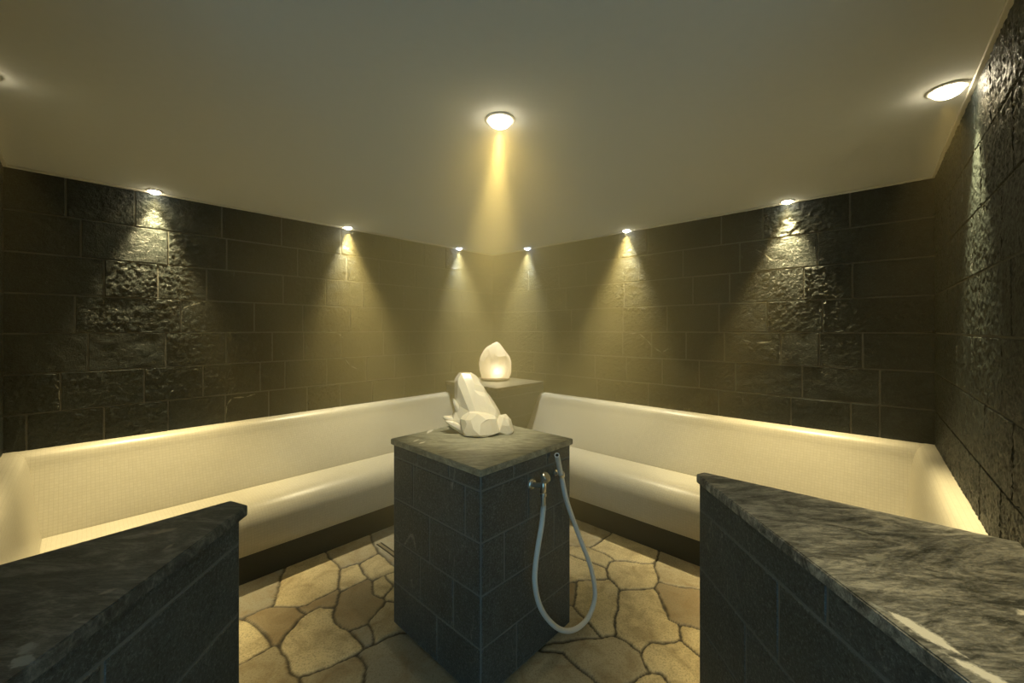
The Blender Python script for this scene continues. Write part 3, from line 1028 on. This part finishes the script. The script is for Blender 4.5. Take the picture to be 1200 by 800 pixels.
from_bm('bore', bm, plain('bore_shade', (0.03, 0.03, 0.03), 0.8), hose, smooth=True, sharp=50)['label'] = 'open end, its inner shade painted dark'  # shade inside the hose end, painted as a dark lining

cp = at_v(659, 557.5, FACE_V)
clip = thing('hose_clip', 'small chrome ring clip holding the upper end of the hose to the pillar', 'clip', cp)
ip = int(np.argmin([abs((p - CAMP)[2] / (p - CAMP)[1] - ray(657.6, 557)[2]) for p in hpath[-30:]])) + len(hpath) - 30
cc_ = np.array(hpath[ip]); ct = np.array(hpath[ip + 1]) - np.array(hpath[ip - 1]); ct /= np.linalg.norm(ct)
bm = bmesh.new()
e1 = np.cross(ct, Nf); e1 /= np.linalg.norm(e1); e2 = np.cross(e1, ct)
ringp = [cc_ + (e1 * math.cos(a) + e2 * math.sin(a)) * (HR + 0.0025) for a in np.linspace(0, 2 * math.pi, 25)[:-1]]
band = []
for dz in (-0.010, 0.010):
    band.append([[bm.verts.new(v3(cc_ + ct * dz + (e1 * math.cos(a) + e2 * math.sin(a)) * rr)) for a in np.linspace(0, 2 * math.pi, 25)[:-1]] for rr in (HR + 0.0006, HR + 0.0055)])
for k in range(24):
    k2 = (k + 1) % 24
    for a_, b_ in ((band[0][0], band[0][1]), (band[0][1], band[1][1]), (band[1][1], band[1][0]), (band[1][0], band[0][0])):
        bm.faces.new((a_[k], a_[k2], b_[k2], b_[k]))
from_bm('ring', bm, M_STEEL, clip, smooth=True, sharp=40)
bm = bmesh.new()
cb = cc_ - e2 * (HR + 0.004) if np.dot(e2, Nf) > 0 else cc_ + e2 * (HR + 0.004)
foot = cb - Nf * (np.dot(cb, Nf) - (-FACE_V))
add_tube(bm, [foot - Nf * 0.002, foot + Nf * 0.004, foot + Nf * 0.006, cb], [0.016, 0.016, 0.007, 0.006], 16)
from_bm('stem', bm, M_STEEL, clip, smooth=True, sharp=40)

pp = at_v(643.8, 530.5, FACE_V)
bm = bmesh.new()
add_tube(bm, [pp - Nf * 0.003, pp + Nf * 0.006, pp + Nf * 0.009], [0.009, 0.009, 0.006], 14)
add_tube(bm, [pp - Nf * 0.003 - UP * 0.016, pp + Nf * 0.004 - UP * 0.016], [0.006, 0.006], 10)
tag(from_bm('wall_plug', bm, M_MORTAR, None, pp), 'tiny grey plug in the pillar side just left of the hose tip', 'plug')

# ------------------------------------------------------------------ drain slot running out from under the pillar
d0 = at_z(441, 638, 0.0); d1 = at_z(468, 664, 0.0)
dd = (d1 - d0) / np.linalg.norm(d1 - d0)
dd = -B
dn = A
dr = thing('floor_drain', 'narrow dark slot drain in the flagstones between left bench and pillar', 'drain', d0)
bm = bmesh.new()
ln_d = 0.40
for off in (0.0, 0.032):
    q = [d0 + dn * off, d0 + dn * off + dd * ln_d, d0 + dn * (off + 0.009) + dd * ln_d, d0 + dn * (off + 0.009)]
    lo = [bm.verts.new(v3(p + UP * -0.004)) for p in q]; hi = [bm.verts.new(v3(p + UP * 0.0032)) for p in q]
    bm.faces.new(lo); bm.faces.new(hi)
    for i in range(4):
        bm.faces.new((lo[i], lo[(i + 1) % 4], hi[(i + 1) % 4], hi[i]))
from_bm('frame', bm, M_DARKMETAL, dr)
bm = bmesh.new()
q = [d0 + dn * 0.009, d0 + dn * 0.009 + dd * ln_d, d0 + dn * 0.032 + dd * ln_d, d0 + dn * 0.032]
lo = [bm.verts.new(v3(p + UP * -0.004)) for p in q]; hi = [bm.verts.new(v3(p + UP * 0.0018)) for p in q]
bm.faces.new(lo); bm.faces.new(hi)
for i in range(4):
    bm.faces.new((lo[i], lo[(i + 1) % 4], hi[(i + 1) % 4], hi[i]))
from_bm('cover_strip', bm, plain('drain_cover', (0.20, 0.165, 0.10), 0.6), dr)

# ------------------------------------------------------------------ crystals


def hull_rings(rings, seed, seg=7, jit=0.16, depth=1.0):
    """a faceted lump: rings of (centre, half-width, half-depth), jittered, wrapped in a convex hull"""
    r = random.Random(seed)
    bm = bmesh.new()
    for c, hw, hd_ in rings:
        ph = r.uniform(0, 6.28)
        for k in range(seg):
            a = ph + 2 * math.pi * (k + r.uniform(-0.25, 0.25)) / seg
            j = 1 + r.uniform(-jit, jit * 0.4)
            bm.verts.new((c[0] + hw * j * math.cos(a), c[1] + hd_ * j * math.sin(a), c[2] + r.uniform(-0.08, 0.08) * hw))
    res = bmesh.ops.convex_hull(bm, input=list(bm.verts))
    bmesh.ops.delete(bm, geom=[v for v in bm.verts if not v.link_faces], context='VERTS')
    return bm


def crystal_mat(name, col, sss=0.25, rough=0.3, trans=0.0):
    m, nt, N, L, b = new_mat(name)
    n = _noise(nt, 14.0, 4, 0.6, _coord(nt), 0.8)
    c = _mix(nt, n.outputs['Fac'], col, tuple(x * 0.86 for x in col))
    L.new(c, b.inputs['Base Color'])
    b.inputs['Roughness'].default_value = rough
    b.inputs['Subsurface Weight'].default_value = sss
    b.inputs['Subsurface Radius'].default_value = (0.06, 0.045, 0.03)
    b.inputs['Subsurface Scale'].default_value = 0.6
    _bump(nt, n.outputs['Fac'], 0.3, 0.006, b)
    return m


M_QUARTZ = crystal_mat('milky_quartz', (0.80, 0.73, 0.58))
QY = 2.33                                 # distance of the quartz from the camera
PXM = QY / FOCAL


def qx(px, y=QY):
    return (px - CX) / FOCAL * y


def qz(py, y=QY):
    return CAM_Z - (py - CY) / FOCAL * y


def ring_px(py, x0, x1, hd_, y=QY):
    return (((qx((x0 + x1) / 2, y)), y, qz(py, y)), (x1 - x0) / 2 * y / FOCAL * 1.06, hd_)


quartz_root = thing('quartz_crystal', 'large rough milky white quartz crystal standing on the pillar cap', 'crystal', (qx(562), QY, CAP_Z))
base_py = CY + (CAM_Z - CAP_Z) / QY * FOCAL


def vn3(p, f, seed):
    x, y, z = p * f
    return float(vnoise(np.array([x + 0.37 * z]), np.array([y - 0.61 * z + 0.3 * x]), seed)[0] + vnoise(np.array([z + 0.4 * y]), np.array([x * 0.8 - y]), seed + 5)[0])


def rock(name, bms, mat, parent, voxel, amp, ratio, zmin, sharp=24):
    """fuse lumps into one body, roughen it and cut it back to crystal facets"""
    me = bpy.data.meshes.new('fuse'); big = bmesh.new()
    for b_ in bms:
        t_ = bpy.data.meshes.new('t'); b_.to_mesh(t_); b_.free(); big.from_mesh(t_); bpy.data.meshes.remove(t_)
    bmesh.ops.recalc_face_normals(big, faces=big.faces)
    big.to_mesh(me); big.free()
    tmp = bpy.data.objects.new('fuse', me); C.objects.link(tmp)
    md = tmp.modifiers.new('r', 'REMESH'); md.mode = 'VOXEL'; md.voxel_size = voxel
    dg = bpy.context.evaluated_depsgraph_get()
    m2_ = bpy.data.meshes.new_from_object(tmp.evaluated_get(dg))
    tmp.modifiers.clear(); tmp.data = m2_
    for v in m2_.vertices:
        p = np.array(v.co[:])
        d = amp * (1.3 * vn3(p, 9.0, 3) + 0.8 * vn3(p, 21.0, 8) + 0.35 * vn3(p, 50.0, 12))
        v.co = v.co + v.normal * d
    md = tmp.modifiers.new('d', 'DECIMATE'); md.ratio = ratio
    dg = bpy.context.evaluated_depsgraph_get()
    m3_ = bpy.data.meshes.new_from_object(tmp.evaluated_get(dg))
    bm = bmesh.new(); bm.from_mesh(m3_)
    bmesh.ops.dissolve_limit(bm, angle_limit=math.radians(11), verts=list(bm.verts), edges=list(bm.edges))
    bmesh.ops.triangulate(bm, faces=[f for f in bm.faces if len(f.verts) > 4])
    for v in bm.verts:
        v.co.z = max(v.co.z, zmin)
    bpy.data.objects.remove(tmp)
    for q_ in (me, m2_, m3_):
        bpy.data.meshes.remove(q_)
    return from_bm(name, bm, mat, parent, smooth=True, sharp=sharp)


lumps = [
    hull_rings([ring_px(438, 538, 551, 0.020), ring_px(441, 535, 556, 0.035), ring_px(448, 534, 562, 0.055), ring_px(458, 534, 569, 0.068), ring_px(470, 534, 576, 0.080),
                ring_px(482, 536, 584, 0.095), ring_px(493, 539, 589, 0.10), ring_px(base_py - 5, 541, 588, 0.095), ring_px(base_py, 546, 582, 0.08)], 4, 9, 0.05),
    hull_rings([ring_px(483, 548, 564, 0.03, QY - 0.09), ring_px(490, 538, 580, 0.06, QY - 0.09), ring_px(504, 540, 584, 0.075, QY - 0.09),
                ring_px(513, 549, 580, 0.065, QY - 0.09), ring_px(516, 553, 576, 0.05, QY - 0.09)], 11, 7, 0.10),
    hull_rings([ring_px(488, 586, 596, 0.022, QY - 0.05), ring_px(497, 582, 600, 0.045, QY - 0.05), ring_px(505, 580, 601, 0.05, QY - 0.05), ring_px(510, 584, 597, 0.035, QY - 0.05)], 8, 6, 0.08),
    hull_rings([ring_px(478, 534, 546, 0.03, QY - 0.02), ring_px(490, 529, 548, 0.04, QY - 0.03), ring_px(500, 533, 556, 0.05, QY - 0.03)], 15, 6, 0.10)]
rock('body', lumps, M_QUARTZ, quartz_root, 0.008, 0.013, 0.035, CAP_Z - 0.0005, 14)


def shard(name, tip, root, w0, w1, seed):
    """a six-sided crystal point from root to tip"""
    r = random.Random(seed)
    bm = bmesh.new()
    tip = np.array(tip); root = np.array(root); ax = tip - root; ln = np.linalg.norm(ax); ax /= ln
    e1 = np.cross(ax, UP); e1 /= np.linalg.norm(e1); e2 = np.cross(e1, ax)
    for t, w_ in ((0, w0), (0.72, w1), (1.0, w1 * 0.25)):
        for k in range(6):
            a = k * math.pi / 3 + 0.3
            bm.verts.new(v3(root + ax * ln * t + (e1 * math.cos(a) + e2 * math.sin(a)) * w_ * r.uniform(0.85, 1.1)))
    bmesh.ops.convex_hull(bm, input=list(bm.verts))
    bmesh.ops.recalc_face_normals(bm, faces=bm.faces)
    bmesh.ops.bevel(bm, geom=list(bm.edges), offset=0.002, segments=1, affect='EDGES')
    return from_bm(name, bm, M_QUARTZ, quartz_root, smooth=True, sharp=25)


P2 = lambda px, py, y: np.array([qx(px, y), y, qz(py, y)])
shard('crystal_point', P2(519, 488, QY - 0.05), P2(546, 500, QY - 0.03), 0.038, 0.026, 1)
shard('crystal_point', P2(522, 493, QY - 0.08), P2(545, 504, QY - 0.06), 0.026, 0.018, 2)
shard('crystal_point', P2(531, 467, QY - 0.06), P2(540, 487, QY - 0.03), 0.020, 0.015, 3)

# back lamp: a pointed crystal lit from inside
LY = 4.60
lc = np.array([qx(580, LY), LY, 1.003])
lamp = thing('crystal_lamp', 'glowing pointed rock crystal lamp on the far corner pedestal', 'lamp', lc)
m, nt, N, L, b = new_mat('lamp_crystal')
for n_ in list(N):
    if n_.type != 'OUTPUT_MATERIAL':
        N.remove(n_)
out = [n_ for n_ in N if n_.type == 'OUTPUT_MATERIAL'][0]
tr = N.new('ShaderNodeBsdfTranslucent'); df = N.new('ShaderNodeBsdfDiffuse'); gl = N.new('ShaderNodeBsdfGlossy')
nz = _noise(nt, 16.0, 4, 0.6, _coord(nt), 0.6)
cx_ = _mix(nt, nz.outputs['Fac'], (0.95, 0.86, 0.66), (0.80, 0.68, 0.46))
L.new(cx_, tr.inputs['Color']); df.inputs['Color'].default_value = (0.9, 0.82, 0.66, 1)
gl.inputs['Roughness'].default_value = 0.3
m1 = N.new('ShaderNodeMixShader'); m1.inputs[0].default_value = 0.35
L.new(tr.outputs[0], m1.inputs[1]); L.new(df.outputs[0], m1.inputs[2])
m2 = N.new('ShaderNodeMixShader'); m2.inputs[0].default_value = 0.06
L.new(m1.outputs[0], m2.inputs[1]); L.new(gl.outputs[0], m2.inputs[2])
L.new(m2.outputs[0], out.inputs['Surface'])
M_LAMPCRYSTAL = m
lb_ = hull_rings([ring_px(401, 580, 584, 0.01, LY), ring_px(405, 575, 588, 0.05, LY), ring_px(411, 567, 592.5, 0.09, LY), ring_px(418, 562.5, 596.5, 0.115, LY),
                  ring_px(428, 561, 598.5, 0.125, LY), ring_px(437, 563, 597.5, 0.12, LY), ring_px(442, 565, 595.5, 0.105, LY)], 6, 9, 0.03)
rock('crystal', [lb_], M_LAMPCRYSTAL, lamp, 0.014, 0.009, 0.08, 1.022, 14)
bm = bmesh.new()
add_tube(bm, [lc + UP * z for z in (-0.0005, 0.004, 0.018, 0.024)], [0.150, 0.158, 0.158, 0.145], 32)
from_bm('base', bm, M_WOOD, lamp, smooth=True, sharp=40)
ld = bpy.data.lights.new('lamp_bulb', 'POINT')
ld.energy = 1.7; ld.color = (1.0, 0.78, 0.42); ld.shadow_soft_size = 0.025
lo_ = bpy.data.objects.new('lamp_bulb', ld); C.objects.link(lo_)
lo_.parent = lamp; lo_.location = (0.025, -0.055, 0.115)

# ------------------------------------------------------------------ ceiling downlights


def downlight(label, pos, watts, spill, size=0.034, cone=58.0, aim=None, lean=None):
    p = np.array(pos, float); p[2] = Z_CEIL
    t = thing('downlight', label, 'ceiling light', p, 'recessed ceiling downlights')
    bm = bmesh.new()
    R = size
    prof = [(R * 1.18, 0.0015), (R * 1.22, -0.003), (R * 1.10, -0.007), (R * 0.92, -0.005), (R * 0.90, 0.0015)]
    seg = 32
    rings = [[bm.verts.new((p[0] + r_ * math.cos(2 * math.pi * k / seg), p[1] + r_ * math.sin(2 * math.pi * k / seg), p[2] + z)) for k in range(seg)] for r_, z in prof]
    for i in range(len(rings)):
        a_, b_ = rings[i], rings[(i + 1) % len(rings)]
        for k in range(seg):
            bm.faces.new((a_[k], a_[(k + 1) % seg], b_[(k + 1) % seg], b_[k]))
    from_bm('trim_ring', bm, M_WHITE_RING, t, smooth=True, sharp=50)
    bm = bmesh.new()
    rings = []
    for i in range(6):
        a = i / 6 * math.pi / 2
        rings.append([bm.verts.new((p[0] + R * 0.93 * math.cos(a) * math.cos(2 * math.pi * k / seg), p[1] + R * 0.93 * math.cos(a) * math.sin(2 * math.pi * k / seg), p[2] - 0.003 - R * 0.62 * math.sin(a))) for k in range(seg)])
    for i in range(5):
        for k in range(seg):
            bm.faces.new((rings[i][k], rings[i][(k + 1) % seg], rings[i + 1][(k + 1) % seg], rings[i + 1][k]))
    bm.faces.new(rings[-1]); bm.faces.new(rings[0])
    from_bm('lens', bm, M_LAMP, t, smooth=True, sharp=60)
    for nm, w_, cn in (('beam', watts, cone), ('spill', spill, 150.0)):
        sd = bpy.data.lights.new(nm, 'SPOT')
        sd.energy = w_; sd.color = WARM; sd.spot_size = math.radians(cn); sd.spot_blend = 1.0; sd.shadow_soft_size = 0.02
        so = bpy.data.objects.new(nm, sd); C.objects.link(so)
        so.parent = t; so.location = (0, 0, -0.006 - R * 0.65)
        if lean is not None and nm == 'beam':
            aim = p + lean * 0.07 - UP
        if aim is not None and nm == 'beam':
            so.rotation_euler = (Vector([float(x) for x in aim]) - Vector(p)).to_track_quat('-Z', 'Y').to_euler()
    return t


OFF = 0.048
for px, lb in ((180, 'downlight at the top of the left wall, brightest and nearest of its three'),
               (405, 'middle one of three downlights along the top of the left wall'),
               (535, 'small downlight at the left wall top, closest to the far room corner')):
    downlight(lb, W(u_on_left(px), V_LEFT - OFF), SPOT_W, SPILL_W, lean=-B)
for px, lb in ((621, 'small downlight at the right wall top, closest to the far room corner'),
               (737, 'middle one of three downlights along the top of the right wall'),
               (924, 'downlight at the right wall top, nearest of its three to the wall corner')):
    downlight(lb, W(v_on_right(px) * 0 + U_RIGHT - OFF, v_on_right(px)), SPOT_W, SPILL_W, lean=-A)
p3 = at_z(1115, 103, Z_CEIL)
s3 = float(np.dot(P_RIGHT - p3, A3))
downlight('large bright downlight beside the rough near wall at the right edge', P_RIGHT - A3 * s3 + N3 * 0.080, SPOT_W, SPILL_W, 0.05)
downlight('unseen added downlight brightening the low slate wall at the right edge', P_RIGHT - A3 * 2.56 + N3 * 0.10, 50.0, 2.0)  # out of view, added to brighten the white streak on the cap
downlight('downlight over the bench end at the left edge', W(U_LOW + 0.06, 2.38), SPOT_W * 0.6, SPILL_W * 0.6)
downlight('bright downlight in the open ceiling above the pillar', at_z(586, 140, Z_CEIL), CENTRE_W, CENTRE_SPILL, 0.054, 40, (qx(564), QY, 1.15))

# ------------------------------------------------------------------ steam
m = bpy.data.materials.new('steam')
m.use_nodes = True
nt = m.node_tree
for n_ in list(nt.nodes):
    if n_.type != 'OUTPUT_MATERIAL':
        nt.nodes.remove(n_)
vs = nt.nodes.new('ShaderNodeVolumeScatter')
vs.inputs['Color'].default_value = (1, 0.82, 0.36, 1)
# thickest in the far half of the room, round the crystal lamp, and thin near the door
geo = nt.nodes.new('ShaderNodeNewGeometry')
vd = nt.nodes.new('ShaderNodeVectorMath'); vd.operation = 'DISTANCE'
nt.links.new(geo.outputs['Position'], vd.inputs[0]); vd.inputs[1].default_value = tuple(float(x) for x in W(2.45, 2.5, 1.75))
mr = nt.nodes.new('ShaderNodeMapRange'); mr.interpolation_type = 'SMOOTHSTEP'
mr.inputs['From Min'].default_value = 0.4; mr.inputs['From Max'].default_value = 2.35
mr.inputs['To Min'].default_value = STEAM_THICK; mr.inputs['To Max'].default_value = STEAM_THIN
nt.links.new(vd.outputs['Value'], mr.inputs['Value'])
vd2 = nt.nodes.new('ShaderNodeVectorMath'); vd2.operation = 'DISTANCE'  # extra density added under the pillar downlight to brighten its beam
nt.links.new(geo.outputs['Position'], vd2.inputs[0]); vd2.inputs[1].default_value = (-0.065, 1.92, 2.22)
mr2 = nt.nodes.new('ShaderNodeMapRange'); mr2.interpolation_type = 'SMOOTHSTEP'
mr2.inputs['From Min'].default_value = 0.05; mr2.inputs['From Max'].default_value = 0.9
mr2.inputs['To Min'].default_value = 0.55; mr2.inputs['To Max'].default_value = 0.0
nt.links.new(vd2.outputs['Value'], mr2.inputs['Value'])
nt.links.new(_math(nt, 'ADD', mr.outputs['Result'], mr2.outputs['Result']), vs.inputs['Density'])
vs.inputs['Anisotropy'].default_value = 0.25
nt.links.new(vs.outputs[0], nt.nodes[0].inputs['Volume'])
tag(from_bm('steam', prism_bm(grow(room_poly, 0.02), -0.02, Z_CEIL + 0.02), m), 'thin warm steam filling the whole room', 'steam', kind='stuff')

for o in bpy.data.objects:
    if '_o' in o:
        del o['_o']
